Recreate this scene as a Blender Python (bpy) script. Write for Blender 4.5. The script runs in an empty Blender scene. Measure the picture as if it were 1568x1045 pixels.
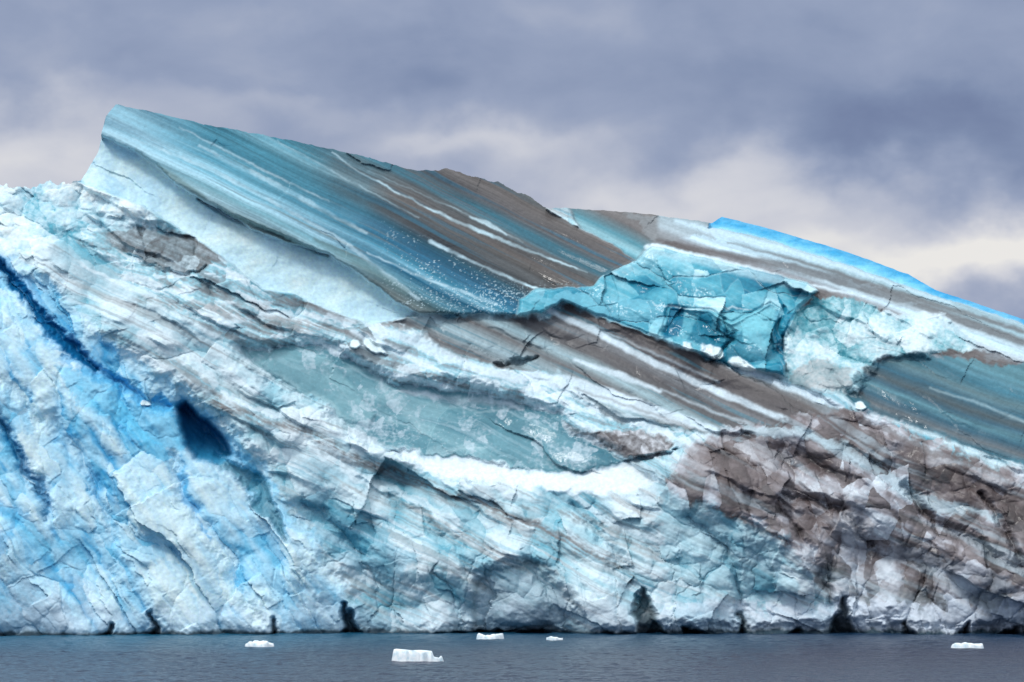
import bpy, math, numpy as np
from mathutils import Vector
rng = np.random.RandomState(7)
F = np.float32
scene = bpy.context.scene
scene.view_settings.view_transform = 'Standard'
scene.view_settings.look = 'None'
scene.view_settings.exposure = 0

# ------------------------------------------------------------------ helpers
def lin(c):
    c = np.array(c, dtype=np.float64) / 255.0
    return np.where(c <= 0.04045, c / 12.92, ((c + 0.055) / 1.055) ** 2.4).astype(F)

def h2(ix, iy, seed):
    x = ix.astype(np.int64).astype(np.uint32); y = iy.astype(np.int64).astype(np.uint32)
    n = x * np.uint32(374761393) + y * np.uint32(668265263) + np.uint32((seed * 974711 + 1013) & 0xffffffff)
    n = (n ^ (n >> np.uint32(13))) * np.uint32(1274126177)
    n = n ^ (n >> np.uint32(16))
    n = n * np.uint32(2246822519); n = n ^ (n >> np.uint32(15))
    return (n & np.uint32(0xffffff)).astype(F) / F(16777216.0)

def perlin(x, y, seed=0):
    ix = np.floor(x); iy = np.floor(y)
    fx = (x - ix).astype(F); fy = (y - iy).astype(F)
    ux = fx * fx * fx * (fx * (fx * 6 - 15) + 10); uy = fy * fy * fy * (fy * (fy * 6 - 15) + 10)
    def g(dx, dy):
        a = h2(ix + dx, iy + dy, seed) * F(6.2831853)
        return np.cos(a) * (fx - dx) + np.sin(a) * (fy - dy)
    n00 = g(0, 0); n10 = g(1, 0); n01 = g(0, 1); n11 = g(1, 1)
    a = n00 + ux * (n10 - n00); b = n01 + ux * (n11 - n01)
    return (a + uy * (b - a)) * F(1.5)

def fbm(x, y, o=4, seed=0, gain=0.5):
    s = 0; a = 1.0; t = 0
    for i in range(o):
        s = s + a * perlin(x * (2.03 ** i), y * (2.03 ** i), seed + i * 17); t += a; a *= gain
    return s / t * 1.3

def facets(x, y, seed=0, k=0.33, g=0.62, ident=False):
    """broken-ice relief: upper envelope of randomly tilted caps; optionally cell id and distance to the break line"""
    ix = np.floor(x); iy = np.floor(y)
    best = np.full(x.shape, -9, dtype=F); sec = np.full(x.shape, -9, dtype=F); idv = np.zeros(x.shape, dtype=F)
    for dx in (-1, 0, 1):
        for dy in (-1, 0, 1):
            cx = ix + dx; cy = iy + dy
            px = x - (cx + h2(cx, cy, seed)); py = y - (cy + h2(cx, cy, seed + 1))
            gx = (h2(cx, cy, seed + 2) - 0.5) * 2 * g; gy = (h2(cx, cy, seed + 3) - 0.5) * 2 * g
            v = (h2(cx, cy, seed + 4) * 0.45 + gx * px + gy * py - k * (px * px + py * py)).astype(F)
            if ident:
                m = v > best; idv = np.where(m, h2(cx, cy, seed + 9), idv)
                sec = np.where(m, best, np.maximum(sec, v))
            best = np.maximum(best, v)
    return (best, idv, best - sec) if ident else best

def sstep(a, b, x):
    t = np.clip((x - a) / (b - a), 0, 1)
    return (t * t * (3 - 2 * t)).astype(F)

# ------------------------------------------------------------------ iceberg grid
# design grid in decimetres: U to the right, V downwards from a datum 97 m above the sea
S = 0.1
def X(u): return (u - 784.0) * S
def Z(v): return (970.0 - v) * S

ridge = np.array([(-330, 985), (-300, 900), (-250, 560), (-200, 380), (-160, 320), (-60, 297), (0, 290), (40, 288), (75, 284), (108, 286), (122, 275), (136, 252), (146, 236),
    (151, 210), (158, 182), (172, 160), (250, 178), (330, 195), (400, 206), (480, 222), (560, 240), (620, 256), (640, 260),
    (680, 258), (740, 270), (790, 287), (812, 300), (832, 315), (900, 319), (960, 323), (1000, 327), (1050, 334), (1096, 340), (1112, 330),
    (1180, 348), (1250, 369), (1310, 388), (1372, 412), (1400, 422), (1440, 447), (1500, 468), (1568, 492), (1640, 520), (1720, 556), (1800, 640), (1860, 800), (1890, 985)], dtype=float)
cols = np.concatenate([np.linspace(-330, -30, 80, endpoint=False), np.linspace(-30, 1600, 1440, endpoint=False), np.linspace(1600, 1890, 80)])
VB = 992.0
rv = np.interp(cols, ridge[:, 0], ridge[:, 1])
rn = fbm(cols / 30.0, cols * 0 + 3.3, 5, 5, 0.6)
rough_r = np.interp(cols, [-300, 100, 125, 200, 640, 660, 830, 850, 1090, 1110, 1900], [12, 12, 5, 1.5, 3, 5, 6, 2.0, 2.0, 1.0, 1.2])
rv = rv + rn * rough_r + rough_r * 1.0 * (facets(cols / 11.0, cols * 0 + 0.5, 91) - 0.3)
rows = np.concatenate([np.arange(VB, 520, -1.06), np.arange(520, 146, -1.02)])
NR = len(rows)
U = np.repeat(cols[:, None], NR, 1)
Vraw = np.repeat(rows[None, :], len(cols), 0)
V = np.maximum(Vraw, rv[:, None])
shape = U.shape
u = U.ravel().astype(F); v = V.ravel().astype(F)
n_tot = u.size

wl = fbm(u / 330, v / 330, 2, 10)
w1 = fbm(u / 90, v / 90, 5, 11); w2 = fbm(u / 90 + 40, v / 90, 5, 12)
w3 = fbm(u / 22, v / 22, 4, 13); w4 = fbm(u / 22 + 9, v / 22, 4, 14)
uw = u + w1 * 14 + w3 * 7; vw = v + w2 * 12 + w4 * 7
us = u + w3 * 2.5; vs = v + w4 * 2.5

def poly(pts, soft=3, rough=True):
    pu, pv = (uw, vw) if rough else (us, vs)
    pts = np.array(pts, dtype=float)
    res = np.zeros(n_tot, dtype=F)
    m = soft + 22
    sel = np.where((u > pts[:, 0].min() - m) & (u < pts[:, 0].max() + m) & (v > pts[:, 1].min() - m) & (v < pts[:, 1].max() + m))[0]
    px = pu[sel]; py = pv[sel]
    d = np.full(px.shape, 1e9, dtype=F); sgn = np.zeros(px.shape, dtype=bool)
    n = len(pts)
    for i in range(n):
        ax, ay = pts[i]; bx, by = pts[(i + 1) % n]
        ex, ey = bx - ax, by - ay
        wx = px - ax; wy = py - ay
        tt = np.clip((wx * ex + wy * ey) / (ex * ex + ey * ey), 0, 1)
        d = np.minimum(d, (wx - ex * tt) ** 2 + (wy - ey * tt) ** 2)
        c = ((ay > py) != (by > py)) & (px < (bx - ax) * (py - ay) / ((by - ay) if by != ay else 1e-9) + ax)
        sgn ^= c
    sd = np.sqrt(d) * np.where(sgn, -1, 1)
    res[sel] = sstep(soft, -soft, sd)
    return res

def line(pts, w, soft=3, rough=True):
    pu, pv = (uw, vw) if rough else (us, vs)
    pts = np.array(pts, dtype=float)
    ws = np.array(w if hasattr(w, '__len__') else [w] * len(pts), dtype=float)
    res = np.zeros(n_tot, dtype=F)
    m = soft + ws.max() + 22
    sel = np.where((u > pts[:, 0].min() - m) & (u < pts[:, 0].max() + m) & (v > pts[:, 1].min() - m) & (v < pts[:, 1].max() + m))[0]
    px = pu[sel]; py = pv[sel]
    out = np.full(px.shape, 1e9, dtype=F)
    for i in range(len(pts) - 1):
        ax, ay = pts[i]; bx, by = pts[i + 1]
        ex, ey = bx - ax, by - ay
        wx = px - ax; wy = py - ay
        tt = np.clip((wx * ex + wy * ey) / (ex * ex + ey * ey), 0, 1)
        dd = np.sqrt((wx - ex * tt) ** 2 + (wy - ey * tt) ** 2) - (ws[i] + (ws[i + 1] - ws[i]) * tt)
        out = np.minimum(out, dd)
    res[sel] = sstep(soft, -soft, out)
    return res

# ---------------- regions
SLABA = [(120, 120), (172, 100), (840, 250), (836, 318), (890, 350), (945, 378), (975, 402), (925, 425), (908, 442), (820, 446), (795, 462), (790, 486), (640, 484), (600, 462), (560, 430), (500, 392), (470, 384), (430, 372), (380, 352), (330, 322), (300, 305), (270, 288), (230, 250), (200, 232), (160, 214), (140, 205)]
SNOWR = [(140, 205), (160, 214), (200, 232), (230, 250), (270, 288), (300, 305), (330, 322), (380, 352), (430, 372), (470, 384), (500, 392), (560, 430), (600, 462), (640, 486), (560, 502), (500, 478), (450, 455), (400, 446), (372, 425), (335, 395), (270, 352), (215, 318), (160, 300), (118, 282)]
PB = [(836, 250), (1100, 250), (1800, 400), (1900, 600), (1900, 800), (1568, 722), (1450, 680), (1320, 640), (1290, 610), (1200, 580), (1190, 500), (1255, 450), (1240, 436), (1000, 372), (975, 402), (945, 378), (890, 350)]
PT = [(795, 462), (820, 446), (908, 442), (925, 425), (975, 402), (1000, 378), (1100, 402), (1240, 436), (1255, 450), (1222, 480), (1200, 520), (1200, 580), (1120, 566), (1030, 532), (950, 500), (862, 466), (830, 484), (792, 487)]
PP = [(372, 540), (440, 535), (500, 542), (600, 588), (700, 600), (800, 625), (855, 640), (872, 672), (930, 700), (955, 716), (900, 727), (800, 724), (700, 706), (620, 692), (540, 655), (470, 612), (420, 580)]
PF = [(1012, 520), (1025, 475), (1085, 480), (1120, 500), (1180, 470), (1195, 480), (1185, 520), (1195, 560), (1130, 570), (1080, 555), (1050, 530)]
PL = [(382, 545), (440, 542), (500, 552), (540, 595), (575, 640), (566, 660), (520, 645), (470, 612), (420, 580)]
PL2 = [(752, 665), (790, 650), (850, 660), (900, 700), (945, 718), (880, 726), (800, 720), (760, 700)]
mA = poly(SLABA, 1.5, False)
mSn = poly(SNOWR, 2, False) * (1 - mA)
mRub = poly([(-400, 240), (110, 240), (118, 282), (215, 318), (260, 350), (180, 352), (120, 372), (40, 392), (-400, 390)], 6) * (1 - mA) * (1 - mSn)
mLeft = poly([(-400, 385), (0, 395), (50, 410), (130, 480), (215, 560), (290, 610), (360, 665), (420, 740), (500, 850), (580, 985), (-400, 1100)], 22)
mB = poly(PB, 3, False) * (1 - mA)
mTeal = poly(PT, 2, False) * (1 - mA)
mBand = poly([(862, 466), (950, 500), (1030, 532), (1120, 566), (1200, 596), (1300, 640), (1200, 650), (1150, 664), (1050, 668), (930, 640), (880, 600), (850, 575), (760, 572), (640, 520), (600, 498), (640, 484), (790, 487), (830, 484)], 4) * (1 - mTeal) * (1 - mA)
mPool = poly(PP, 3, True)
mPoolS = poly(PP, 22, True)
mPoolE = np.clip(mPoolS * 2.0, 0, 1)
mLens = poly(PL, 1.5, False); mLens2 = poly(PL2, 2, False)
mLedge = poly([(600, 695), (700, 706), (760, 723), (900, 728), (960, 718), (1000, 735), (985, 758), (930, 764), (850, 752), (740, 742), (660, 722)], 5)
mBrown = poly([(1015, 735), (1045, 690), (1085, 668), (1200, 640), (1300, 632), (1420, 680), (1568, 738), (1900, 830), (1900, 1000), (1300, 1000), (1270, 930), (1200, 850), (1110, 795), (1040, 770)], 22)
mTeal2 = poly([(1300, 600), (1330, 560), (1420, 548), (1500, 560), (1900, 640), (1900, 800), (1568, 722), (1450, 680), (1340, 650)], 12)
mPale = poly([(1192, 492), (1250, 455), (1350, 474), (1450, 500), (1490, 530), (1420, 552), (1340, 560), (1300, 610), (1210, 600), (1195, 560)], 10)
mStrip = poly([(1090, 348), (1104, 300), (1300, 330), (1900, 560), (1640, 528), (1568, 499), (1500, 476), (1440, 457), (1372, 432), (1300, 406), (1250, 390), (1180, 366), (1120, 352)], 1.2, False)
mFrac = poly(PF, 2.5, False)
mBack = np.clip(mA + mSn + mB + mTeal, 0, 1)
PC = [(279, 628), (290, 622), (306, 640), (332, 658), (350, 678), (358, 700), (340, 708), (306, 706), (292, 684), (282, 656)]
mCave = poly(PC, 5, False); mCaveM = poly(PC, 10, False); mCaveS = poly(PC, 22, False)

# ---------------- stratigraphic coordinates
bend = np.interp(u, [0, 150, 400, 700, 1000, 1600], [35, 26, 8, 0, 6, 0]).astype(F)
sA = v - 0.50 * u + wl * 9 + w1 * 2.0 - bend * 0.3
al = (u + 0.5 * v)
sL = v - 1.15 * u + wl * 40 + w1 * 14; aL = u + 0.9 * v
sM = v - 0.50 * u + wl * 24 + w1 * 6 + w3 * 2

def strat(s, a, fs, fa, seed, o=3):
    r = 0; amp = 1; tt = 0
    for i in range(o):
        r = r + amp * perlin(s / fs * (2.1 ** i), a / fa * (1.5 ** i), seed + i * 5); tt += amp; amp *= 0.62
    return r / tt * 1.4

# ---------------- depth (metres, + = away from the sea front)
ctrl = np.array([
 (-320, 980, 5), (-150, 970, -16), (-150, 650, -8), (-150, 300, 14), (0, 970, -13), (0, 700, -5), (0, 480, 5), (0, 380, 12), (0, 290, 22),
 (300, 970, -5), (300, 800, 1), (300, 680, 4), (300, 500, 13), (200, 400, 19), (320, 350, 25), (150, 230, 28), (172, 160, 32),
 (450, 450, 25), (400, 300, 30), (400, 210, 38), (600, 970, 2), (600, 800, 5), (600, 715, 13), (600, 600, 20), (600, 490, 27), (600, 370, 34), (600, 256, 43),
 (830, 314, 46), (800, 480, 29), (800, 600, 22), (800, 728, 15), (800, 765, 8), (800, 860, 4), (850, 970, 1), (1100, 970, 0), (1100, 820, 3), (1100, 700, 8), (1100, 600, 18),
 (1100, 480, 25), (1100, 345, 42), (1350, 970, -2), (1400, 800, 2), (1400, 670, 7), (1400, 550, 17), (1400, 425, 35),
 (1700, 970, -5), (1700, 740, 4), (1700, 560, 22), (1880, 970, 15)], dtype=float)
def tps(r2): return np.where(r2 > 0, r2 * np.log(r2 + 1e-9), 0)
P = ctrl[:, :2] / 500.0
K = tps(((P[:, None] - P[None]) ** 2).sum(-1)) + np.eye(len(P)) * 0.02
A = np.zeros((len(P) + 3,) * 2); A[:len(P), :len(P)] = K; A[:len(P), -3:] = np.c_[np.ones(len(P)), P]; A[-3:, :len(P)] = A[:len(P), -3:].T
sol = np.linalg.solve(A, np.r_[ctrl[:, 2], 0, 0, 0])
def base_depth(uu, vv):
    r = sol[-3] + sol[-2] * uu / 500 + sol[-1] * vv / 500
    for i in range(len(P)):
        r = r + sol[i] * tps((uu / 500 - P[i, 0]) ** 2 + (vv / 500 - P[i, 1]) ** 2)
    return r
y = base_depth(u, v).astype(F)

def rot(deg, wa, wb):
    c, s = math.cos(math.radians(deg)), math.sin(math.radians(deg))
    wu = u + wl * 30 + w1 * wa + w3 * wb; wv = v + w2 * wa + w4 * wb
    return wu * c + wv * s, -wu * s + wv * c
ra, rb = rot(27, 16, 2); la, lb = rot(57, 16, 3); pa, pb = rot(75, 10, 2); qa, qb = rot(98, 22, 4)
f_hug = facets(ra / 210, rb / 120, 15)
f_big, i_big, e_big = facets(ra / 88, rb / 50, 21, ident=True)
f_mid, i_mid, e_mid = facets(pa / 34, pb / 26, 31, ident=True)
f_sm, i_sm, e_sm = facets(ra / 15, rb / 10, 41, ident=True)
f_xs = facets(pa / 7, pb / 6, 51)
f_but, i_but, e_but = facets(qa / 105, qb / 46, 47, ident=True)      # buttresses at the foot of the cliff
l_hug = facets(la / 260, lb / 110, 57)
l_big, il_big, el_big = facets(la / 120, lb / 46, 61, ident=True)
l_mid, il_mid, el_mid = facets(la / 48, lb / 20, 71, ident=True)
l_sm = facets(la / 22, lb / 9, 81)
mix = lambda a, b: a * (1 - mLeft) + b * mLeft
f_hug = mix(f_hug, l_hug); F_big = mix(f_big, l_big); F_mid = mix(f_mid, l_mid); F_sm = mix(f_sm, l_sm)
I_mid = mix(i_mid, il_mid); I_big = mix(i_big, il_big); E_big = mix(e_big, el_big); E_mid = mix(e_mid, el_mid)
fine = fbm(u / 7, v / 6, 3, 101)
def rag(m, k=1.0, c=0.5):
    """turn a soft zone boundary into a broken one that follows individual chips and layers"""
    return sstep(c - .22, c + .22, m + k * (0.34 * (i_sm - .5) + 0.30 * (I_mid - .5) + .16 * fine) * (m > 0.01) * (m < .995))
patch = sstep(-0.25, 0.45, fbm(u / 120 + 3, v / 75, 3, 105) + 0.25 * (I_big - .5))
patch2 = sstep(-0.1, 0.5, fbm(u / 60 + 3, v / 45 + 5, 3, 106))
st_f = strat(sA, al, 9, 260, 111, 4)
st_l = strat(sL, aL, 34, 170, 121, 3)
st_m = strat(sM, al, 24, 300, 131, 3)
foot = sstep(780, 900, v + w1 * 20) * (1 - .7 * mLeft)
smooth = np.clip(mA * 0.97 + mSn * 0.96 + mPoolE * 0.92 + mLedge * 0.8 + mStrip * 0.97 + mB * 0.82 * (1 - mPale) + mTeal * 0.85 + mBand * 0.6, 0, 1) * (1 - mFrac * 0.5)
ra_ = 1 - smooth
smallamp = np.clip(0.18 + 0.95 * patch, 0, 1.1) * (1 + 0.9 * mBrown + 1.0 * mRub)
relief = (f_hug - .25) * 8.0 * (1 - mRub * .6) + (F_big - 0.25) * 5.6 + (F_mid - 0.25) * (0.7 + 1.6 * patch + 1.1 * mBrown) + (F_sm - 0.25) * 0.62 * smallamp + (f_xs - 0.25) * 0.18 * smallamp * patch2 + fine * 0.04
relief = relief * (1 - 0.12 * mLeft) + foot * (f_but - .25) * 4.6
relief = relief - sstep(.03, 0, E_big) * 0.25 * patch2 - sstep(.03, 0, E_mid) * 0.08 * patch - foot * sstep(.03, 0, e_but) * .25
# terraces stepping along the layering
ter = sM / 46.0 + w1 * .25; tfr = ter - np.floor(ter)
relief = relief + (sstep(0, .8, tfr) - sstep(.86, 1, tfr) - .4) * 1.2 * (1 - mLeft) * sstep(900, 780, v) * patch
stratrel = st_m * 0.24 * (1 - mLeft) * (0.4 + .6 * patch2) + st_l * 0.35 * mLeft * (0.4 + .6 * patch2)
disp = ra_ * (relief + stratrel)
disp = disp + (mA + mB * 0.7) * (st_f * 0.11 + fbm(sA / 40, al / 300, 2, 140) * 0.8 + (facets(ra / 130, rb / 34, 145, .25, .5) - .3) * 1.1)
disp = disp + mSn * (fbm(u / 60, v / 40, 4, 150) * 0.45 + (facets(ra / 90, rb / 40, 155) - .3) * .6)
ta, tb = rot(18, 12, 3)
t_f, t_i, t_e = facets(ta / 92, tb / 38, 163, 0.25, .75, ident=True)
t_g, t_j, t_h = facets(pa / 46, pb / 36, 167, 0.3, .7, ident=True)
tr = sstep(930, 1010, u)
disp = disp + mTeal * ((t_f - .3) * 3.2 + (t_g - .3) * (.5 + 1.5 * tr) - sstep(.03, 0, t_e) * .25 + fine * .03)
b_f, b_i, b_e = facets(ra / 120, rb / 26, 165, .25, .6, ident=True)
disp = disp + mBand * (b_f - .3) * 2.2
p_f, p_i, p_e = facets(ra / 150, rb / 40, 169, .2, .6, ident=True)
disp = disp + mPoolS * (fbm(u / 110, v / 60, 2, 171) * 0.7 + (p_f - .3) * 2.2)
y = y - disp.astype(F)
# big forms
mA_s = poly(SLABA, 5, False)
y = y - mA * 1.6 - mA_s * 0.9 + mSn * 1.2 + mCaveS * 1.4 + mCaveM * 1.4 + mCave * 2.6 - poly(PT, 5, False) * 2.4 + poly(PF, 6, False) * 2.2 + mPoolS * 0.3 - poly(PL, 4, False) * 0.5 - poly(PL2, 8) * 0.35 + mStrip * 1.2 - mBrown * 1.5
def ledge(pts, w, amount, soft=8, rough=True):
    global y
    y = y + line(pts, w, soft, rough) * amount
ALC = [(722, 985), (716, 930), (735, 885), (780, 864), (832, 868), (866, 915), (884, 960), (880, 985)]
y = y + poly(ALC, 16) * 3.4
NOTCH = [([(548, 995), (542, 955), (534, 925)], [18, 9, 1]), ([(640, 990), (740, 974), (830, 978)], [8, 7, 5]), ([(994, 995), (984, 950), (982, 905)], [30, 15, 1]),
         ([(1290, 995), (1286, 950), (1290, 915)], [22, 11, 1]), ([(1460, 990), (1462, 955)], [9, 2]), ([(1134, 990), (1132, 945)], [8, 1]),
         ([(180, 990), (176, 955)], [6, 1]), ([(250, 990), (240, 930)], [6, 1]), ([(1378, 990), (1380, 955)], [8, 1]), ([(1064, 990), (1052, 964)], [24, 5]), ([(430, 990), (424, 950)], [4, 1]), ([(1200, 990), (1220, 972)], [16, 4]), ([(1520, 992), (1540, 972)], [22, 4])]
mNotch = np.zeros(n_tot, dtype=F)
for p, w in NOTCH:
    mNotch = np.maximum(mNotch, line(p, w, 7))
y = y + mNotch * 4.2
vwl = v + w1 * 12 + w3 * 6
y = y + sstep(948, 970, vwl) * (0.6 + 1.8 * sstep(520, 900, u))   # wave-cut undercut at the waterline
ledge([(0, 405), (30, 440), (75, 500), (120, 545), (150, 572)], [3, 8, 6, 10, 3], 3.0, 10)
ledge([(150, 580), (205, 602), (262, 628)], [4, 7, 4], 2.0)
ledge([(10, 640), (45, 700), (80, 760), (85, 800)], [3, 7, 6, 2], 2.2, 12)
ledge([(345, 710), (395, 750), (425, 800), (440, 830)], [6, 12, 9, 3], 2.4)
ledge([(470, 770), (510, 810), (560, 850)], [4, 6, 3], 1.5)
ledge([(-20, 560), (30, 600), (70, 650)], [3, 7, 3], 1.4, 12)
ledge([(90, 640), (150, 740), (190, 830)], [2, 6, 3], 1.4, 12)
ledge([(270, 700), (310, 790), (360, 870), (400, 950)], [3, 7, 6, 3], 1.6, 12)
ledge([(600, 770), (700, 830), (720, 880)], [2, 6, 5], 2.0, 12)
ledge([(880, 780), (940, 850), (970, 920)], [2, 6, 5], 2.2, 12)
ledge([(1050, 790), (1110, 850), (1140, 950)], [2, 5, 3], 2.0, 10)
ledge([(1190, 770), (1230, 850), (1270, 930)], [3, 6, 5], 2.6, 10)
ledge([(1380, 740), (1420, 800), (1500, 850), (1568, 870)], [3, 6, 5, 3], 2.8, 9)
ledge([(1490, 760), (1530, 830), (1568, 900)], [3, 6, 3], 3.0, 9)
ledge([(1200, 760), (1290, 780), (1330, 840)], [3, 6, 3], 2.6, 8)
ledge([(755, 568), (790, 562), (822, 554)], [2, 4, 1], 2.0, 4)
ledge([(960, 716), (990, 706), (1028, 692)], [2, 5, 2], 2.5, 4, True)
ledge([(1090, 560), (1120, 520), (1110, 495)], [2, 3, 2], 1.6, 4)
ledge([(1196, 560), (1188, 500), (1200, 470)], [2, 4, 2], 1.6, 5)
ledge([(300, 308), (360, 340), (430, 368), (500, 395)], [2, 4, 3, 1], 1.6, 3, False)
ledge([(195, 402), (240, 415), (275, 424), (320, 420)], [1, 3, 3, 1], 1.5, 4)
# fallen snow-covered chunks on the ledges
BLK = [(1052, 536, 11, 8), (1094, 546, 21, 10), (1135, 564, 18, 7), (1312, 628, 8, 7), (232, 624, 8, 4), (575, 537, 22, 8), (545, 533, 9, 6)]
mBlk = np.zeros(n_tot, dtype=F)
for (bu, bv, bw, bh) in BLK:
    du = u - bu; dv = v - bv
    c, s = math.cos(rng.uniform(.1, .6)), math.sin(rng.uniform(.1, .6))
    e1 = du * c + dv * s; e2 = -du * s + dv * c
    d = np.maximum(np.maximum(np.abs(e1) / bw, np.abs(e2) / bh), (np.abs(e1) / bw + np.abs(e2) / bh) * 0.72 + e1 / bw * .2) + w3 * 0.5
    m = sstep(1.15, 0.8, d); mBlk = np.maximum(mBlk, m)
    y = y - m * (0.8 + e1 / bw * 0.35 + e2 / bh * 0.4)

# ---------------- colour (snow, clear ice, dirt layers; some crevice shade and rim glow painted in)
C = np.zeros((n_tot, 3), dtype=F)
def paint(m, col):
    global C
    m = np.clip(m, 0, 1)[:, None].astype(F)
    C = C * (1 - m) + (lin(col) if not isinstance(col, np.ndarray) else col) * m
def ramp(x, keys):
    xs = [k[0] for k in keys]; cs = np.array([lin(k[1]) for k in keys])
    return np.stack([np.interp(x, xs, cs[:, i]) for i in range(3)], 1).astype(F)

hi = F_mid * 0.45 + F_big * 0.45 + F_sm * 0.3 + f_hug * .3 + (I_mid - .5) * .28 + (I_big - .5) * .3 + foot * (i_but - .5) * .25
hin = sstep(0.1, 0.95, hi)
C = ramp(hin * 0.62 + 0.38 * (0.5 + 0.5 * st_m), [(0.0, (60, 142, 164)), (0.25, (116, 176, 194)), (0.5, (168, 205, 216)), (0.75, (208, 227, 234)), (1, (234, 243, 247))])  # bluer deep ice in recesses, with crevice darkening painted in for relief contrast
paint(sstep(0.0, 0.5, w1 + 0.2 * st_m) * 0.5 * (1 - mLeft), (104, 172, 192))
paint(sstep(0.1, 0.5, strat(sM, al, 46, 420, 201)) * 0.5 * (1 - mLeft) * (1 - .5 * patch), (152, 172, 182))
paint(sstep(0.2, 0.6, strat(sM, al, 20, 420, 211)) * 0.5 * (1 - mLeft), (162, 161, 160))
paint(sstep(0.2, 0.5, strat(sM, al, 24, 300, 215)) * 0.55 * (1 - mLeft), (226, 238, 244))
paint(sstep(0.25, 0.45, strat(sM, al, 9, 300, 218)) * 0.4 * (1 - mLeft), (122, 122, 124))
paint(sstep(0.3, 0.55, strat(sM, al, 13, 360, 219)) * 0.4 * (1 - mLeft), (80, 156, 180))
# left face
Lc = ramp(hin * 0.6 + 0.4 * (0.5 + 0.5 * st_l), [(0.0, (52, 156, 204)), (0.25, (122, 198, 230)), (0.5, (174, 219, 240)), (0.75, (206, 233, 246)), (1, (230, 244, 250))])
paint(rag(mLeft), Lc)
detl = strat(sL, aL, 12, 60, 225, 3)
blue = sstep(0.0, 0.35, fbm(la / 120, lb / 40, 4, 221) + 0.05 + .35 * detl + .3 * (il_mid - .5)) * sstep(460, 220, u) * sstep(0.62, 0.15, hin)
paint(mLeft * blue * 0.75, (40, 152, 206))
paint(mLeft * sstep(.1, .4, fbm(u / 120 + 9, v / 100, 3, 223) + .3 * detl) * .3, (122, 202, 234))
paint(rag(mLeft * poly([(100, 575), (160, 578), (270, 628), (290, 690), (235, 690), (180, 640), (120, 620)], 14)) * 0.6, (96, 198, 236))
paint(rag(line([(0, 400), (60, 470), (140, 570), (210, 605), (275, 640)], [12, 16, 14, 10, 5], 22)) * 0.6, (40, 160, 214))
paint(rag(line([(0, 405), (30, 440), (75, 500), (120, 545), (150, 572)], [3, 9, 7, 10, 3], 10)), (8, 104, 156))
paint(rag(line([(10, 640), (45, 700), (80, 760), (85, 800)], [3, 7, 6, 2], 14)) * 0.85, (20, 118, 164))
paint(rag(line([(0, 780), (50, 800), (20, 850)], [5, 8, 5], 14)) * 0.5, (50, 156, 204))
paint(rag(line([(350, 710), (395, 750), (425, 800), (440, 830)], [7, 13, 10, 3], 14)) * 0.7, (40, 130, 152))
paint(rag(line([(285, 700), (300, 760), (330, 830)], [4, 6, 3], 12)) * 0.6, (50, 160, 212))
paint(mLeft * rag(sstep(800, 980, v) * sstep(300, 0, u)) * 0.4, (118, 150, 174))
# rubble top left
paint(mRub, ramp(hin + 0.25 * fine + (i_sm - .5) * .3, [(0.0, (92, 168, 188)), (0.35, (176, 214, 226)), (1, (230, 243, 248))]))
# mid slope: snow, slush and thin dirt
mMid = poly([(120, 372), (260, 350), (335, 395), (400, 446), (500, 478), (600, 498), (760, 572), (850, 575), (880, 600), (1080, 668), (1020, 700), (960, 716), (870, 672), (855, 640), (700, 600), (600, 588), (500, 542), (372, 540), (300, 500), (200, 430)], 14) * (1 - mBack)
paint(rag(mMid) * 0.85, ramp(0.5 + 0.6 * strat(v - 0.40 * u + wl * 16 + w1 * 8, al, 19, 190, 231, 4) + 0.15 * fine + (I_mid - .5) * .3, [(0.1, (102, 108, 113)), (0.33, (138, 155, 163)), (0.48, (140, 192, 206)), (0.66, (206, 226, 234)), (1, (234, 243, 248))]))
paint(rag(mMid * sstep(.0, .5, fbm(u / 60, v / 22, 4, 233)), 1.2) * .6, (226, 239, 246))
paint(rag(poly([(165, 368), (215, 348), (290, 365), (355, 410), (310, 424), (240, 414), (190, 396)], 9)) * .9, ramp(st_f * 0.5 + 0.5 + fine * 0.3 + (i_mid - .5) * .6, [(0.1, (95, 94, 95)), (0.6, (136, 146, 152)), (1, (180, 198, 206))]))
paint(rag(poly([(700, 520), (760, 500), (850, 535), (890, 556), (850, 575), (790, 575), (740, 556)], 9)), ramp(0.5 + st_m * 0.5 + fine * 0.4 + (i_sm - .5) * .4, [(0.1, (92, 90, 92)), (0.6, (142, 145, 149)), (1, (195, 200, 206))]))
paint(rag(poly([(880, 668), (960, 664), (1030, 680), (1010, 700), (960, 714), (910, 690)], 9)), ramp(0.5 + st_m * 0.5 + fine * 0.4 + (i_sm - .5) * .5, [(0.1, (94, 90, 92)), (0.6, (152, 152, 156)), (1, (205, 208, 214))]))
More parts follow.
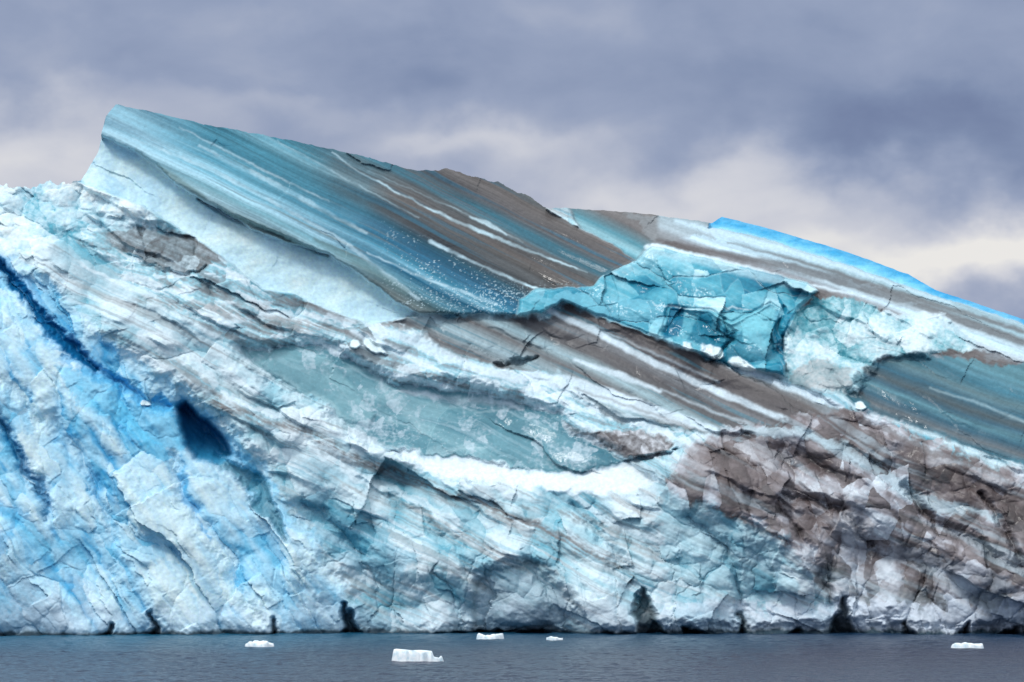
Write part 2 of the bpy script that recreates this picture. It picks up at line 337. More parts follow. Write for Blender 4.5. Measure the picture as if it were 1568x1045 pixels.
for p, w, a in [([(210, 470), (330, 480), (430, 500), (560, 520)], [4, 8, 10, 4], .6), ([(410, 455), (480, 475), (600, 500), (700, 520)], [3, 7, 9, 6], .75), ([(250, 440), (330, 455), (400, 470)], [4, 8, 3], .5),
                ([(330, 620), (430, 650), (560, 712), (700, 762), (800, 800), (930, 860), (980, 890)], [5, 6, 8, 9, 6, 6, 3], .8), ([(500, 740), (650, 790), (760, 850), (860, 880)], [2, 4, 5, 2], .6),
                ([(250, 550), (300, 590), (360, 640)], [5, 9, 5], .5), ([(800, 780), (900, 800), (1000, 850)], [3, 6, 3], .6), ([(450, 640), (600, 700), (640, 725)], [1, 3, 1], .5), ([(560, 860), (700, 880), (860, 950)], [1, 4, 2], .5), ([(480, 690), (620, 748), (760, 800), (900, 870)], [1, 3, 3, 1], .55), ([(900, 760), (1000, 800), (1150, 880), (1250, 930)], [1, 3, 3, 1], .45)]:
    paint(line(p, w, 6) * a * sstep(-0.5, 0.2, strat(sM, al, 6, 90, 235, 3) + fine * 0.4), (112, 102, 100))
for p, w, a in [([(340, 610), (450, 640), (600, 700), (720, 745)], [4, 6, 6, 4], .7), ([(230, 520), (290, 560), (330, 600)], [8, 9, 5], .5), ([(420, 660), (560, 740), (700, 800)], [3, 6, 4], .5), ([(620, 870), (720, 885), (860, 930)], [3, 4, 3], .4), ([(1000, 800), (1100, 840), (1230, 900)], [3, 6, 3], .5)]:
    paint(rag(line(p, w, 6)) * a, (226, 239, 245))
# snow ramp
paint(mSn, ramp(0.5 + 0.5 * fbm(u / 50, v / 35, 4, 241), [(0, (188, 224, 240)), (0.6, (210, 237, 249)), (1, (226, 244, 252))]))
paint(mSn * sstep(0.1, 0.5, strat(sA, al, 30, 60, 243)) * sstep(240, 140, u) * .6, (150, 202, 222))

# tilted slab A : layered clear ice / dirt / bubbly white layers
sw = sA + 1.0 * st_f
brownness = sstep(400, 640, u + w1 * 40)
kA_t = [(-120, (70, 132, 148)), (-90, (60, 122, 140)), (-60, (56, 120, 140)), (-35, (92, 148, 164)), (-20, (58, 120, 139)), (0, (64, 130, 149)), (14, (112, 164, 180)), (26, (66, 128, 147)), (50, (64, 130, 151)),
        (66, (90, 152, 172)), (85, (84, 150, 172)), (98, (150, 200, 217)), (106, (110, 172, 192)), (118, (172, 214, 229)), (128, (112, 160, 172)), (142, (165, 202, 213)), (152, (120, 140, 142)), (170, (175, 208, 217)), (186, (122, 144, 147)), (200, (172, 200, 208)), (240, (140, 162, 167))]
kA_b = [(-120, (92, 108, 112)), (-95, (102, 96, 94)), (-66, (88, 86, 88)), (-52, (52, 100, 116)), (-40, (60, 106, 122)), (-33, (84, 92, 96)), (-6, (92, 86, 84)), (4, (98, 94, 92)), (14, (76, 78, 80)), (36, (70, 74, 78)),
        (50, (42, 86, 104)), (60, (32, 84, 110)), (80, (32, 98, 128)), (94, (58, 130, 156)), (102, (120, 172, 192)), (112, (36, 106, 136)), (126, (100, 150, 167)), (140, (64, 96, 104)), (155, (110, 122, 122)), (175, (130, 148, 148)), (240, (120, 132, 132))]
cA = ramp(sw, kA_t) * (1 - brownness[:, None]) + ramp(sw, kA_b) * brownness[:, None]
mod = 1 + 0.34 * strat(sA, al, 7, 420, 251, 4) + 0.18 * strat(sA, al, 2.2, 120, 255, 2) + 0.25 * wl
cA = cA * mod[:, None]
paint(mA, cA.astype(F))
paint(mA * sstep(0.25, 0.7, strat(sA, al, 13, 420, 261)) * 0.5 * sstep(650, 300, u), (165, 210, 224))
paint(mA * sstep(0.3, 0.65, strat(sA + 50, al, 12, 500, 266)) * 0.6 * sstep(380, 600, u) * sstep(60, 20, sA), (92, 84, 82))
paint(mA * sstep(0.2, 0.6, strat(sA + 90, al, 16, 500, 268)) * 0.6 * sstep(420, 600, u), (42, 104, 128))
paint(mA * sstep(0.3, 0.6, strat(sA, al, 9, 300, 271)) * 0.6 * sstep(250, 400, u) * sstep(40, 90, sA), (112, 122, 120))
paint(mA * sstep(330, 170, u) * sstep(-30, 50, sA) * 0.45, (185, 222, 236))
brk = 0.45 + 0.55 * sstep(-.3, .2, fbm(u / 40, v / 40, 2, 277))
for p, w, a in [([(505, 232), (545, 262), (640, 312), (740, 358), (900, 420)], [.6, 1.0, 1.4, 3, .6], .85), ([(658, 372), (720, 402), (822, 446)], [3, 1.6, 2.0], .95), ([(200, 215), (320, 262), (420, 315), (520, 370), (640, 462)], [2, 3, 3, 3, 3], .55),
                ([(718, 332), (750, 344), (775, 360)], [1.5, 4, 1], .6), ([(560, 390), (650, 430), (760, 470)], [1, 2, 2.5], .65), ([(840, 318), (900, 352), (960, 384)], [2, 1.5, 1], .8), ([(270, 195), (400, 262), (500, 310)], [1, 1.6, 1], .5), ([(560, 260), (700, 322), (800, 372)], [.5, .8, .5], .45), ([(420, 215), (520, 270), (640, 335)], [.5, 1, .5], .4), ([(300, 225), (420, 285), (560, 360)], [2, 4, 2], .45)]:
    paint(mA * line(p, w, 1.8, False) * a * brk, (200, 228, 238))
for p, w, a in [([(330, 325), (420, 360), (490, 392)], [2, 5, 3], .8), ([(205, 235), (262, 275), (310, 306)], [2, 5, 3], .8), ([(480, 370), (560, 410), (620, 450)], [3, 7, 5], .6)]:
    paint(mA * line(p, w, 3, False) * a, (102, 130, 132))
speck = sstep(0.46, 0.56, fbm(u / 4.5, v / 3.2, 3, 281) * 1.0 + 0.35 * fbm(u / 40, v / 25, 2, 282))
paint(mA * speck * sstep(30, 70, sA) * sstep(560, 640, u) * 0.6, (205, 226, 233))
paint(mA * sstep(0.36, 0.46, fbm(u / 3.4, v / 2.8, 2, 283) + .3 * w1) * sstep(905, 860, u) * sstep(430, 460, v + w1 * 8) * sstep(600, 660, u) * .6, (195, 222, 230))

# slab B
sB = v - 0.37 * u + wl * 8 + w1 * 2 + 1.0 * st_f
kB = [(-60, (150, 178, 188)), (-42, (180, 206, 218)), (-32, (198, 221, 232)), (-22, (140, 144, 150)), (-12, (98, 92, 92)), (6, (88, 82, 82)), (16, (108, 102, 102)), (22, (160, 166, 172)), (28, (96, 90, 90)), (45, (84, 80, 82)), (60, (108, 118, 124)), (70, (82, 90, 94)), (85, (140, 172, 181)), (105, (74, 110, 122)), (120, (70, 78, 82)), (140, (56, 112, 130)), (165, (50, 102, 122)), (185, (84, 86, 88)), (205, (58, 116, 134)), (240, (54, 98, 114)), (260, (96, 94, 95)), (300, (150, 172, 177))]
cB = ramp(sB, kB) * (1 + 0.30 * strat(sB, al, 7, 320, 301, 4) + .12 * strat(sB, al, 2.4, 90, 303, 2))[:, None]
paint(mB, cB.astype(F))
bl = mB * poly([(836, 250), (1020, 250), (1010, 365), (975, 402), (890, 350)], 6, False)
paint(bl, (ramp(sA, [(-140, (112, 108, 108)), (-115, (78, 134, 148)), (-104, (140, 184, 194)), (-92, (84, 142, 156)), (-85, (60, 114, 130)), (-60, (100, 102, 103))]) * (1 + .3 * st_f)[:, None]).astype(F))
paint(rag(mB * poly([(960, 325), (1100, 335), (1100, 362), (1010, 372), (990, 350)], 10)) * .6, (140, 146, 150))
paint(line([(1040, 338), (1110, 358), (1200, 382), (1300, 412), (1380, 440), (1460, 468)], [3, 6, 6, 4, 2, 1], 4, False) * (1 - mStrip) * .8, (198, 222, 233))
paint(line([(996, 380), (1080, 395), (1160, 415), (1245, 440), (1330, 458)], [6, 4, 3, 2, 1], 3, False) * .9, (214, 231, 239))
paint(line([(1010, 368), (1100, 388), (1220, 412), (1330, 444), (1470, 494), (1568, 530)], [2, 4, 7, 9, 8, 6], 4, False) * .8, (90, 83, 83))
paint(line([(1120, 372), (1250, 408), (1400, 458), (1568, 512)], [1, 3, 4, 4], 3, False) * .75, (94, 88, 88))
paint(line([(1250, 430), (1400, 475), (1568, 540)], [1, 2, 2], 3, False) * .6, (190, 206, 214))
paint(mB * sstep(0.2, 0.5, fbm(u / 30, v / 14, 4, 305)) * sstep(1250, 1380, u) * sstep(640, 480, v) * .35, (158, 176, 186))
# pale jumble and lower right teal
paint(rag(mPale) * .92, ramp(hin + fine * 0.3, [(0, (60, 140, 156)), (0.3, (116, 176, 188)), (0.6, (168, 206, 215)), (1, (222, 238, 242))]))
paint(rag(mPale * poly([(1190, 590), (1240, 560), (1300, 575), (1290, 610), (1220, 610)], 10)) * .5, (140, 130, 128))
paint(rag(line([(1360, 478), (1440, 500), (1500, 530), (1568, 560)], [4, 7, 6, 5], 8)) * .6, (196, 212, 220))
t2 = ramp(v - 0.36 * u + wl * 10 + w1 * 3 + st_f * 2, [(20, (84, 132, 144)), (50, (58, 116, 135)), (65, (96, 130, 139)), (80, (46, 96, 116)), (95, (70, 82, 88)), (105, (42, 80, 99)), (115, (84, 126, 138)), (128, (52, 94, 113)), (142, (100, 106, 110)), (155, (56, 100, 117)), (170, (88, 94, 98)), (185, (64, 110, 125)), (205, (120, 132, 138))])
paint(rag(mTeal2) * .9, (t2 * (1 + .35 * strat(sB, al, 8, 320, 311, 4) + .2 * st_m)[:, None]).astype(F))
paint(line([(1330, 640), (1420, 672), (1568, 735), (1700, 790)], [2, 3, 4, 4], 4, False) * .85, (205, 222, 228))
paint(line([(1420, 600), (1500, 625), (1568, 655)], [1, 2, 2], 3, False) * .5, (175, 200, 206))
# banded middle (dirt and white layers)
cBand = ramp(v - 0.50 * u + wl * 8 + w1 * 2 + st_f * 2, [(-10, (146, 160, 166)), (15, (102, 97, 97)), (32, (84, 79, 80)), (48, (102, 98, 100)), (58, (84, 79, 81)), (72, (120, 123, 127)), (84, (92, 89, 91)), (100, (98, 97, 99)), (118, (158, 184, 192)), (135, (106, 104, 105)), (160, (162, 186, 194)), (185, (112, 112, 114)), (220, (146, 158, 164))])
paint(mBand, (cBand * (1 + .26 * strat(sA, al, 7, 300, 321, 4) + .1 * strat(sA, al, 2.5, 80, 323, 2))[:, None]).astype(F))
paint(mBand * sstep(.3, .55, strat(sA + 20, al, 10, 260, 325)) * .5, (70, 128, 146))
for p, w, a in [([(840, 480), (900, 506), (1000, 560), (1100, 606), (1200, 648)], [3, 5, 5, 6, 4], .95), ([(880, 556), (950, 580), (1010, 604)], [2, 5, 2], .85), ([(800, 580), (870, 592), (960, 622), (1090, 664)], [6, 12, 12, 6], .92), ([(1120, 566), (1180, 588), (1240, 612), (1285, 628)], [4, 5, 6, 4], .95),
                ([(560, 500), (640, 530), (720, 566), (800, 590)], [3, 8, 7, 5], .8), ([(860, 600), (930, 640), (1000, 655)], [4, 8, 6], .5), ([(1010, 600), (1100, 640), (1150, 655)], [1, 2, 2], .5), ([(540, 512), (600, 540), (660, 566)], [4, 6, 4], .7), ([(470, 540), (520, 545), (600, 580), (700, 600)], [2, 5, 4, 3], .7), ([(880, 490), (1000, 545), (1100, 590)], [.5, 1.5, 1], .5)]:
    paint(line(p, w, 3, False) * a * (0.6 + .4 * brk), (216, 232, 241))
paint(line([(880, 600), (1000, 640), (1080, 668)], [2, 2, 1], 3, False) * .5, (110, 102, 100))
# teal clear-ice blocks
tcv = 0.42 + 0.35 * fbm(u / 60, v / 40, 4, 331) + 0.2 * strat(sA, al, 12, 160, 333, 4) + (t_i - .5) * .5 + (t_j - .5) * (.25 + .4 * tr) + (t_f - .35) * .5
paint(mTeal, ramp(tcv, [(0, (18, 100, 130)), (0.3, (46, 138, 164)), (0.55, (88, 170, 190)), (0.8, (144, 202, 216)), (1, (194, 229, 237))]))
paint(mTeal * sstep(.035, 0, t_e) * .35, (178, 218, 228))  # pale fractured rims, painted brighter to stand in for translucent glow
paint(mTeal * sstep(.03, 0, t_h) * .15 * tr, (178, 218, 228))  # finer rims, same painted glow
paint(mTeal * line([(1000, 388), (1100, 408), (1235, 446)], [4, 7, 6], 4, False) * .6, (174, 206, 216))
paint(mTeal * line([(930, 430), (1010, 412), (1100, 430), (1200, 462)], [3, 4, 5, 3], 6) * .4, (50, 138, 162))
paint(rag(mTeal * poly([(800, 465), (850, 448), (930, 450), (1010, 470), (1020, 510), (950, 498), (862, 466)], 4)) * .5, (132, 198, 216))
paint(mFrac * .75, ramp(sstep(-0.1, 0.6, f_mid + 0.3 * f_sm - .1) * .5 + .5 * i_mid, [(0, (14, 88, 114)), (0.5, (34, 128, 154)), (1, (118, 192, 208))]))
paint(poly([(1015, 525), (1028, 474), (1050, 478), (1040, 520)], 2, False) * .9, (14, 104, 136))
paint(poly([(1052, 525), (1075, 482), (1092, 490), (1082, 540)], 2, False) * .8, (24, 118, 146))
paint(poly([(1090, 484), (1150, 480), (1190, 476), (1180, 515), (1120, 512)], 3, False) * .8, (122, 194, 208))
paint(line([(1000, 470), (1060, 480), (1150, 478)], [1, 1.5, 1], 1.5) * .6, (215, 235, 240))
# clear smooth panel
paint(mPool, ramp(0.45 + 0.3 * fbm(u / 120, v / 60, 3, 341) + (u - 650) / 1400 * -1 + .3 * strat(sM, al, 18, 300, 342, 4) + (p_i - .5) * .5, [(0.1, (76, 126, 142)), (0.5, (102, 150, 163)), (0.9, (142, 184, 193))]))
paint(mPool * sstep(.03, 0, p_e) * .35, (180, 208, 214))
paint(mPool * sstep(0.4, 0.55, fbm(u / 6, v / 3.5, 3, 343) * .8 + 0.6 * w1 + .2 * sstep(.95, .3, mPoolS)) * .35, (185, 210, 218))
paint(mPool * sstep(.2, .5, strat(sM + 10, al, 14, 200, 347, 4)) * .5, (164, 194, 204))
paint(mLens * mPool * .6, ramp(0.5 + .4 * w1 + .3 * fbm(u / 25, v / 18, 3, 345), [(0, (112, 162, 172)), (1, (150, 190, 198))]))
paint(mLens2 * .4, (118, 164, 176))
paint(mPool * line([(380, 545), (470, 612), (560, 662)], [3, 3, 2], 5) * .6, (175, 207, 213))
paint(line([(610, 600), (660, 610), (735, 618), (800, 632)], [2, 4, 6, 3], 4) * .85 * brk, (216, 229, 236))
paint(rag(mPoolS * (1 - mPool * .85), 1.6, .42) * .55, (214, 229, 238))
paint(mLedge, ramp(0.5 + .5 * fine, [(0, (220, 234, 243)), (1, (240, 247, 252))]))
# brown crumpled mass
bk = 0.44 + 0.35 * fbm(u / 55, v / 45, 4, 351) + 0.3 * st_m + 0.5 * (i_mid - .5) + .25 * (i_sm - .5) + .45 * (F_mid - .35)
kbr = ramp(bk, [(0.0, (72, 61, 60)), (0.28, (102, 90, 90)), (0.46, (132, 121, 123)), (0.6, (172, 168, 174)), (0.8, (206, 212, 220)), (1, (224, 231, 237))])
fade = sstep(1020, 820, v - (u - 1250) * 0.2)
paint(rag(mBrown) * (0.5 + 0.45 * fade), kbr)
paint(mBrown * sstep(0.05, 0.45, strat(sM + 30, al, 26, 300, 361)) * .45, (184, 202, 213))
paint(mBrown * sstep(0.0, 0.3, fbm(u / 90, v / 60, 4, 365) + .25 * (i_mid - .5)) * sstep(.75, .25, hin) * .6, (90, 76, 74))
for pts, a in [([(1045, 700), (1090, 672), (1200, 668), (1235, 700), (1190, 740), (1110, 755), (1060, 735)], .6), ([(1195, 755), (1260, 750), (1320, 790), (1325, 830), (1270, 835), (1215, 810)], .6), ([(1410, 705), (1500, 725), (1620, 780), (1620, 835), (1530, 805), (1440, 765)], .65)]:
    paint(rag(poly(pts, 22), 1.4) * a, ramp(bk, [(0, (76, 65, 64)), (.5, (110, 98, 97)), (1, (164, 158, 161))]))
paint(rag(line([(1140, 660), (1230, 668), (1330, 720), (1420, 770), (1510, 800)], [8, 9, 9, 8, 6], 14)) * .6, (186, 210, 220))
paint(rag(line([(1200, 642), (1290, 642), (1400, 690), (1500, 720)], [2, 5, 6, 3], 8)) * .7, (100, 90, 90))
paint(rag(line([(1280, 850), (1380, 850), (1480, 880), (1568, 930)], [8, 14, 12, 8], 22), 1.4) * .4, (178, 188, 200))
# teal facets on the lower face
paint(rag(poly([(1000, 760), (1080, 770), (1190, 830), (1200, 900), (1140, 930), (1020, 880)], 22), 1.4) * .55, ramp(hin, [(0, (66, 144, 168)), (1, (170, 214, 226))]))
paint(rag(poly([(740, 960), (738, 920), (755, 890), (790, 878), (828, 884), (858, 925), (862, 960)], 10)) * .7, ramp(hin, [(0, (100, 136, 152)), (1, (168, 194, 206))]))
paint(line([(728, 960), (728, 905), (765, 872), (830, 872), (866, 920)], [4, 4, 3, 3, 2], 7) * .5, (84, 106, 112))
paint(rag(poly([(470, 760), (560, 790), (640, 850), (600, 900), (500, 840)], 22), 1.4) * .45, (80, 160, 186))
# washed foot of the cliff
paint(rag(sstep(895, 960, v + w3 * 12 + w1 * 14), 1.2) * (1 - mNotch) * (0.25 + .45 * sstep(900, 1200, u)), (216, 226, 238))
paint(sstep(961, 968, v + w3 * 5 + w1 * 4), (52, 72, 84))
paint(mNotch * .7, (44, 58, 68))  # notch hollows darkened in the colour, painted shade on top of the recess
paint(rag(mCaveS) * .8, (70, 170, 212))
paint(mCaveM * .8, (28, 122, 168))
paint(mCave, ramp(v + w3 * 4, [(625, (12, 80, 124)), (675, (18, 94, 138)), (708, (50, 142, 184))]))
paint(mBlk, (224, 240, 247))
# bright blue overturned edge of the far slab
paint(mStrip, ramp((v - np.interp(u, ridge[:, 0], ridge[:, 1])) + w3 * 3, [(0, (40, 150, 202)), (8, (60, 170, 214)), (15, (104, 194, 226)), (24, (168, 219, 236))]))
paint(mStrip * .3, ramp(fbm(u / 40, v / 12, 3, 381), [(-.4, (24, 130, 190)), (.4, (150, 212, 234))]))
C = C * (1 + 0.10 * fbm(u / 5, v / 4, 3, 371) * (1 - .5 * mPool))[:, None]
C = np.clip(C, 0.004, 0.88)
R = np.clip(0.46 - 0.18 * mA - 0.25 * mPool - 0.26 * mTeal - .2 * mStrip + 0.15 * mSn - .1 * mB - .22 * sstep(.5, .1, hin), 0.14, 0.8).astype(F)

xs = X(u); zs = Z(v)
co = np.stack([xs, y, zs], 1).reshape(shape[0], NR, 3)
Cg = C.reshape(shape[0], NR, 3); Rg = R.reshape(shape[0], NR)
# far side: rows falling away behind the crest into the sea
nb = 26
top = co[:, -1]
back = []
for k in range(1, nb + 1):
    q = k / nb
    bp = top.copy()
    bp[:, 1] = top[:, 1] + 1.2 * k + 45 * q ** 1.5
    bp[:, 2] = top[:, 2] * (1 - q ** 1.8) - 3.0 * q ** 2
    nn = fbm(bp[:, 0] / 9, np.full(len(bp), k * 0.45), 4, 401)
    bp[:, 1] += nn * 3 * min(1, q * 6); bp[:, 2] += nn * 1.2 * min(1, q * 4) - 0.25
    back.append(bp)
back = np.stack(back, 1)
co = np.concatenate([co, back], 1)
bc = np.broadcast_to(lin((190, 216, 226)), back.shape)
Cg = np.concatenate([Cg, bc], 1); Rg = np.concatenate([Rg, np.full(back.shape[:2], .55)], 1)
nc, nr = co.shape[:2]

def grid_mesh(name, co, nc, nr, keep=None):
    me = bpy.data.meshes.new(name)
    me.vertices.add(nc * nr); me.vertices.foreach_set('co', co.reshape(-1).astype(np.float32))
    i = np.arange(nc - 1)[:, None]; j = np.arange(nr - 1)[None, :]
    a = i * nr + j
    q = np.stack([a, a + nr, a + nr + 1, a + 1], -1).reshape(-1, 4)
    if keep is not None: q = q[keep.reshape(-1)]
    nf = len(q)
    me.loops.add(nf * 4); me.loops.foreach_set('vertex_index', q.reshape(-1).astype(np.int32))
    me.polygons.add(nf); me.polygons.foreach_set('loop_start', (np.arange(nf) * 4).astype(np.int32))
    me.update(calc_edges=True)
    me.polygons.foreach_set('use_smooth', np.ones(nf, dtype=bool))
    return me
above = Vraw < rv[:, None]
kf = ~(above[:-1, :-1] & above[1:, :-1] & above[:-1, 1:] & above[1:, 1:])
keep = np.ones((nc - 1, nr - 1), dtype=bool); keep[:, :NR - 1] = kf
me = grid_mesh('iceberg', co, nc, nr, keep)
att = me.attributes.new('ice_albedo', 'FLOAT_COLOR', 'POINT')
att.data.foreach_set('color', np.concatenate([Cg.reshape(-1, 3), np.ones((nc * nr, 1))], 1).astype(np.float32).reshape(-1))
att = me.attributes.new('ice_rough', 'FLOAT', 'POINT')
att.data.foreach_set('value', Rg.reshape(-1).astype(np.float32))
berg = bpy.data.objects.new('iceberg', me); scene.collection.objects.link(berg)

# ------------------------------------------------------------------ materials
def newmat(name):
    m = bpy.data.materials.new(name); m.use_nodes = True
    nt = m.node_tree; b = nt.nodes['Principled BSDF']
    return m, nt, b
m, nt, b = newmat('glacier_ice')
N = nt.nodes; L = nt.links
at = N.new('ShaderNodeAttribute'); at.attribute_name = 'ice_albedo'
ar = N.new('ShaderNodeAttribute'); ar.attribute_name = 'ice_rough'
tc_ = N.new('ShaderNodeTexCoord')
n1 = N.new('ShaderNodeTexNoise'); n1.inputs['Scale'].default_value = 1.6; n1.inputs['Detail'].default_value = 4; n1.inputs['Roughness'].default_value = 0.6
L.new(tc_.outputs['Object'], n1.inputs['Vector'])
mr = N.new('ShaderNodeMapRange'); mr.inputs[1].default_value = 0.25; mr.inputs[2].default_value = 0.75; mr.inputs[3].default_value = 0.88; mr.inputs[4].default_value = 1.1
L.new(n1.outputs['Fac'], mr.inputs[0])
vm = N.new('ShaderNodeVectorMath'); vm.operation = 'SCALE'
L.new(at.outputs['Color'], vm.inputs[0]); L.new(mr.outputs[0], vm.inputs['Scale'])
L.new(vm.outputs[0], b.inputs['Base Color']); L.new(ar.outputs['Fac'], b.inputs['Roughness'])
bu = N.new('ShaderNodeBump'); bu.inputs['Strength'].default_value = 0.28; bu.inputs['Distance'].default_value = 0.2
L.new(n1.outputs['Fac'], bu.inputs['Height']); L.new(bu.outputs[0], b.inputs['Normal'])
b.inputs['IOR'].default_value = 1.31
berg.data.materials.append(m)

mf, nt, b = newmat('floe_ice')
N = nt.nodes; L = nt.links
tc_ = N.new('ShaderNodeTexCoord'); n1 = N.new('ShaderNodeTexNoise'); n1.inputs['Scale'].default_value = 1.5; n1.inputs['Detail'].default_value = 6
L.new(tc_.outputs['Object'], n1.inputs['Vector'])
cr = N.new('ShaderNodeValToRGB'); cr.color_ramp.elements[0].color = (0.55, 0.72, 0.8, 1); cr.color_ramp.elements[1].color = (0.86, 0.9, 0.92, 1)
cr.color_ramp.elements[0].position = 0.3; cr.color_ramp.elements[1].position = 0.55
L.new(n1.outputs['Fac'], cr.inputs[0]); L.new(cr.outputs[0], b.inputs['Base Color']); b.inputs['Roughness'].default_value = 0.6

# ------------------------------------------------------------------ sea
CAM = Vector((0, -1200, 30)); D0 = 1220.0
ys = np.concatenate([np.linspace(-1500, -420, 30, endpoint=False), np.linspace(-420, 10, 620, endpoint=False), np.linspace(10, 400, 20, endpoint=False), np.linspace(400, 30000, 20)])
xs_ = np.concatenate([np.linspace(-20000, -140, 20, endpoint=False), np.linspace(-140, 140, 620, endpoint=False), np.linspace(140, 20000, 20)])
XX, YY = np.meshgrid(xs_, ys, indexing='ij')
amp = np.where((np.abs(XX) < 138) & (YY > -415) & (YY < 8), 1.0, 0.0)
wz = (fbm(XX / 2.6, YY / 3.4, 4, 501, 0.6) * 0.2 + fbm((XX + YY * .3) / 9, YY / 10, 2, 511) * 0.16) * amp
sea_me = grid_mesh('sea', np.stack([XX, YY, wz], -1), len(xs_), len(ys))
sea = bpy.data.objects.new('sea', sea_me); scene.collection.objects.link(sea)
ms, nt, b = newmat('sea_water'); N = nt.nodes; L = nt.links
tc_ = N.new('ShaderNodeTexCoord')
sx = N.new('ShaderNodeSeparateXYZ'); L.new(tc_.outputs['Object'], sx.inputs[0])
n1 = N.new('ShaderNodeTexNoise'); n1.inputs['Scale'].default_value = 0.8; n1.inputs['Detail'].default_value = 4; n1.inputs['Roughness'].default_value = 0.65
L.new(tc_.outputs['Object'], n1.inputs['Vector'])
bu = N.new('ShaderNodeBump'); bu.inputs['Strength'].default_value = 1.0; bu.inputs['Distance'].default_value = 1.5
L.new(n1.outputs['Fac'], bu.inputs['Height']); L.new(bu.outputs[0], b.inputs['Normal'])
mp = N.new('ShaderNodeMapRange'); mp.inputs[1].default_value = -110; mp.inputs[2].default_value = -8
L.new(sx.outputs['Y'], mp.inputs[0])
mp2 = N.new('ShaderNodeMapRange'); mp2.inputs[1].default_value = 40; mp2.inputs[2].default_value = -50; mp2.inputs[3].default_value = 0.25
L.new(sx.outputs['X'], mp2.inputs[0])
mu = N.new('ShaderNodeMath'); mu.operation = 'MULTIPLY'; L.new(mp.outputs[0], mu.inputs[0]); L.new(mp2.outputs[0], mu.inputs[1])
mx = N.new('ShaderNodeMix'); mx.data_type = 'RGBA'; mx.inputs['A'].default_value = (0.010, 0.017, 0.055, 1); mx.inputs['B'].default_value = (0.004, 0.10, 0.18, 1)
L.new(mu.outputs[0], mx.inputs['Factor']); L.new(mx.outputs['Result'], b.inputs['Base Color'])
b.inputs['Roughness'].default_value = 0.2; b.inputs['IOR'].default_value = 1.33
b.inputs['Specular Tint'].default_value = (0.70, 0.80, 1.0, 1)
sea.data.materials.append(ms)

# ------------------------------------------------------------------ floes
def floe(px, py_base, wpx, hpx, seed, kind=0):
    dist = 30 * D0 / (30 + (py_base - 970) * S)
    k = dist / D0
    cx = X(px) * k; cy = -1200 + dist
    w = wpx * S * k; h = hpx * S * k; dep = w * 0.7
    n1_, n2_ = 72, 40
    a = np.linspace(-1, 1, n1_); bb = np.linspace(-1, 1, n2_)
    AA, BB = np.meshgrid(a, bb, indexing='ij')
    ang = np.arctan2(BB, AA)
    r = np.sqrt(AA ** 2 + BB ** 2)
    edge = 0.82 + 0.22 * fbm(np.cos(ang) * 1.6 + seed, np.sin(ang) * 1.6, 4, seed)
    body = sstep(1.0, 0.86, r / edge)
    if kind == 1:
        prof = np.interp(AA, [-1, -.9, -.8, -.5, 0, 0.5, 0.56, 0.72, 0.78, 1], [.85, .95, 1, .93, .86, .8, .35, .3, .5, .12])
    else:
        prof = 0.65 + 0.55 * fbm(AA * 1.6 + seed * 3.1, BB * 1.2, 3, seed + 9)
    zz = body * h * prof * (1 + 0.16 * (facets(AA * 4 + 7, BB * 3, seed + 3) - .3)) - 0.5 * (1 - body)
    pts = np.stack([AA * w / 2 / 0.9, BB * dep / 2, zz], -1)
    me = grid_mesh('ice_floe', pts, n1_, n2_)
    o = bpy.data.objects.new('ice_floe', me); scene.collection.objects.link(o)
    o.location = (cx, cy, 0.02); me.materials.append(mf)
floe(637, 1018, 88, 19, 3, 1)
floe(395, 995, 52, 10, 14)
floe(749, 983, 50, 8, 25)
floe(849, 985, 28, 5, 36)
floe(1482, 997, 60, 8, 47)

# ------------------------------------------------------------------ sky
SUN_EL, SUN_AZ = math.radians(54), math.radians(226)   # azimuth clockwise from +Y
w = bpy.data.worlds.new('World'); scene.world = w; w.use_nodes = True
nt = w.node_tree; N = nt.nodes; L = nt.links
for n in list(N): N.remove(n)
out = N.new('ShaderNodeOutputWorld')
sky = N.new('ShaderNodeTexSky'); sky.sky_type = 'NISHITA'; sky.sun_disc = False; sky.sun_elevation = SUN_EL; sky.sun_rotation = SUN_AZ
bg1 = N.new('ShaderNodeBackground'); bg1.inputs[1].default_value = 0.08; L.new(sky.outputs[0], bg1.inputs[0])
tcw = N.new('ShaderNodeTexCoord'); sp = N.new('ShaderNodeSeparateXYZ'); L.new(tcw.outputs['Generated'], sp.inputs[0])
def M(op, a, b_=None, c=None):
    n = N.new('ShaderNodeMath'); n.operation = op
    for i, q in enumerate((a, b_, c)):
        if q is None: continue
        if isinstance(q, (int, float)): n.inputs[i].default_value = q
        else: L.new(q, n.inputs[i])
    return n.outputs[0]
def wnoise(scale, detail, sx_, sz_, off, rough=0.55, dist=0.0):
    mpn = N.new('ShaderNodeMapping'); mpn.inputs['Scale'].default_value = (sx_, sx_, sz_); mpn.inputs['Location'].default_value = off
    L.new(tcw.outputs['Generated'], mpn.inputs[0])
    n = N.new('ShaderNodeTexNoise'); n.inputs['Scale'].default_value = scale; n.inputs['Detail'].default_value = detail; n.inputs['Roughness'].default_value = rough; n.inputs['Distortion'].default_value = dist
    L.new(mpn.outputs[0], n.inputs['Vector']); return n.outputs['Fac']
nA = wnoise(40, 5, 1, 1.5, (3.1, 0, 1.7), 0.5, 0.2); nB = wnoise(44, 5, 1, 1.4, (7.7, 2, 4.2), 0.5)
wx_ = M('ADD', sp.outputs['X'], M('MULTIPLY', M('SUBTRACT', nA, 0.5), 0.04))
wz_ = M('ADD', sp.outputs['Z'], M('MULTIPLY', M('SUBTRACT', nB, 0.5), 0.026))
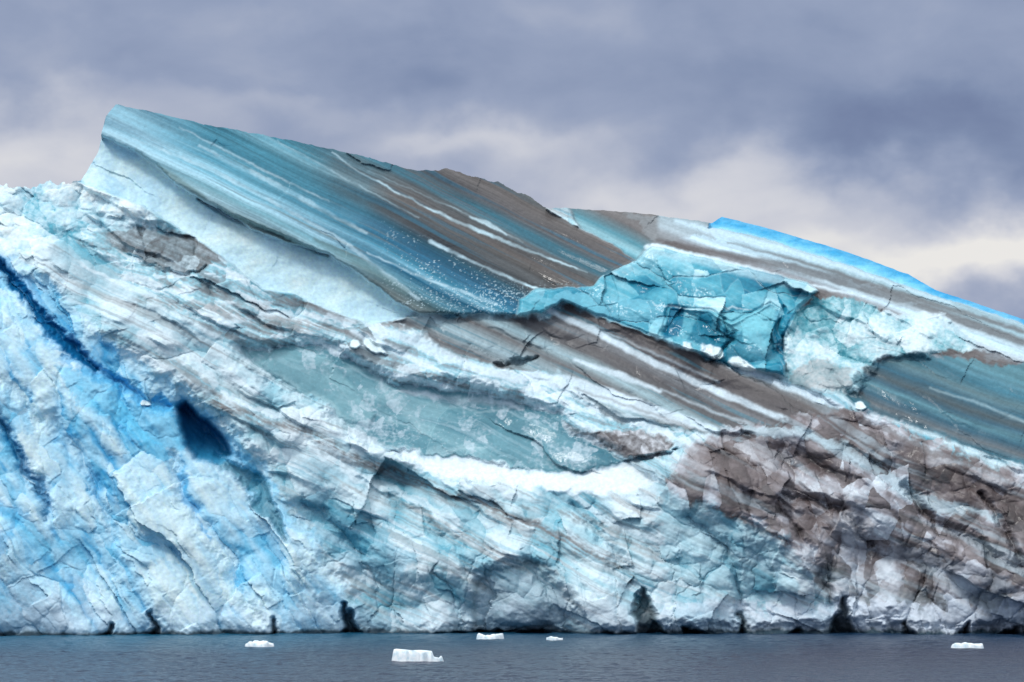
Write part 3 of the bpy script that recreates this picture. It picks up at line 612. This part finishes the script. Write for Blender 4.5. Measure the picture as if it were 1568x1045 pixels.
def blob(uu, vv, ru, rv_, amp_):
    x0 = X(uu) / D0; z0 = (Z(vv) - 30) / D0
    dx = M('DIVIDE', M('SUBTRACT', wx_, x0), ru * S / D0); dz = M('DIVIDE', M('SUBTRACT', wz_, z0), rv_ * S / D0)
    e = M('EXPONENT', M('MULTIPLY', M('ADD', M('MULTIPLY', dx, dx), M('MULTIPLY', dz, dz)), -1.0))
    return M('MULTIPLY', e, amp_)
val = M('ADD', 0.40, M('MULTIPLY', M('SUBTRACT', wnoise(46, 6, 1, 1.9, (1.3, 0, 8.8), 0.5, 0.3), 0.5), 0.46))
for bb in [(1450, 225, 240, 65, -0.32), (1150, 110, 160, 50, -0.10), (640, 105, 130, 50, -0.13), (1480, 385, 360, 58, 0.74), (1130, 275, 330, 60, 0.38), (700, 225, 180, 36, 0.26), (40, 235, 260, 60, 0.36), (20, 300, 200, 30, .2), (430, 165, 200, 30, 0.12), (780, 20, 1200, 25, 0.04), (900, 300, 130, 30, .15)]:
    val = M('ADD', val, blob(*bb))
cr = N.new('ShaderNodeValToRGB'); L.new(val, cr.inputs[0])
els = cr.color_ramp.elements
def setc(e, c):
    c = lin(c); e.color = (float(c[0]), float(c[1]), float(c[2]), 1)
els[0].position = 0.05; setc(els[0], (98, 113, 154)); els[1].position = 1.0; setc(els[1], (238, 236, 234))
for p, c in [(0.25, (124, 140, 175)), (0.42, (148, 161, 191)), (0.6, (180, 187, 207)), (0.78, (210, 212, 222))]:
    setc(els.new(p), c)
# overcast brightens and whitens toward the zenith
zf = N.new('ShaderNodeMapRange'); zf.inputs[1].default_value = 0.08; zf.inputs[2].default_value = 0.6
L.new(sp.outputs['Z'], zf.inputs[0])
zm = N.new('ShaderNodeMix'); zm.data_type = 'RGBA'; zm.inputs['B'].default_value = (1.22, 1.34, 1.42, 1)
L.new(zf.outputs[0], zm.inputs['Factor']); L.new(cr.outputs[0], zm.inputs['A'])
bg2 = N.new('ShaderNodeBackground'); L.new(zm.outputs['Result'], bg2.inputs[0]); bg2.inputs[1].default_value = 1.0
mixs = N.new('ShaderNodeMixShader'); mixs.inputs[0].default_value = 0.93
L.new(bg1.outputs[0], mixs.inputs[1]); L.new(bg2.outputs[0], mixs.inputs[2]); L.new(mixs.outputs[0], out.inputs[0])

sl = bpy.data.lights.new('sun', 'SUN'); sl.energy = 1.5; sl.angle = math.radians(12); sl.color = (1, 0.98, 0.95)
so = bpy.data.objects.new('sun', sl); scene.collection.objects.link(so)
dirv = Vector((math.sin(SUN_AZ) * math.cos(SUN_EL), math.cos(SUN_AZ) * math.cos(SUN_EL), math.sin(SUN_EL)))
so.rotation_euler = dirv.to_track_quat('Z', 'Y').to_euler(); so.location = (0, -100, 200)

# ------------------------------------------------------------------ camera
cd = bpy.data.cameras.new('camera'); cam = bpy.data.objects.new('camera', cd); scene.collection.objects.link(cam)
cd.lens = 36 * D0 / 156.8; cd.clip_start = 1; cd.clip_end = 60000
cam.location = CAM
cam.rotation_euler = (Vector((0, 20, Z(522.5) - 0.5)) - CAM).to_track_quat('-Z', 'Y').to_euler()
scene.camera = cam
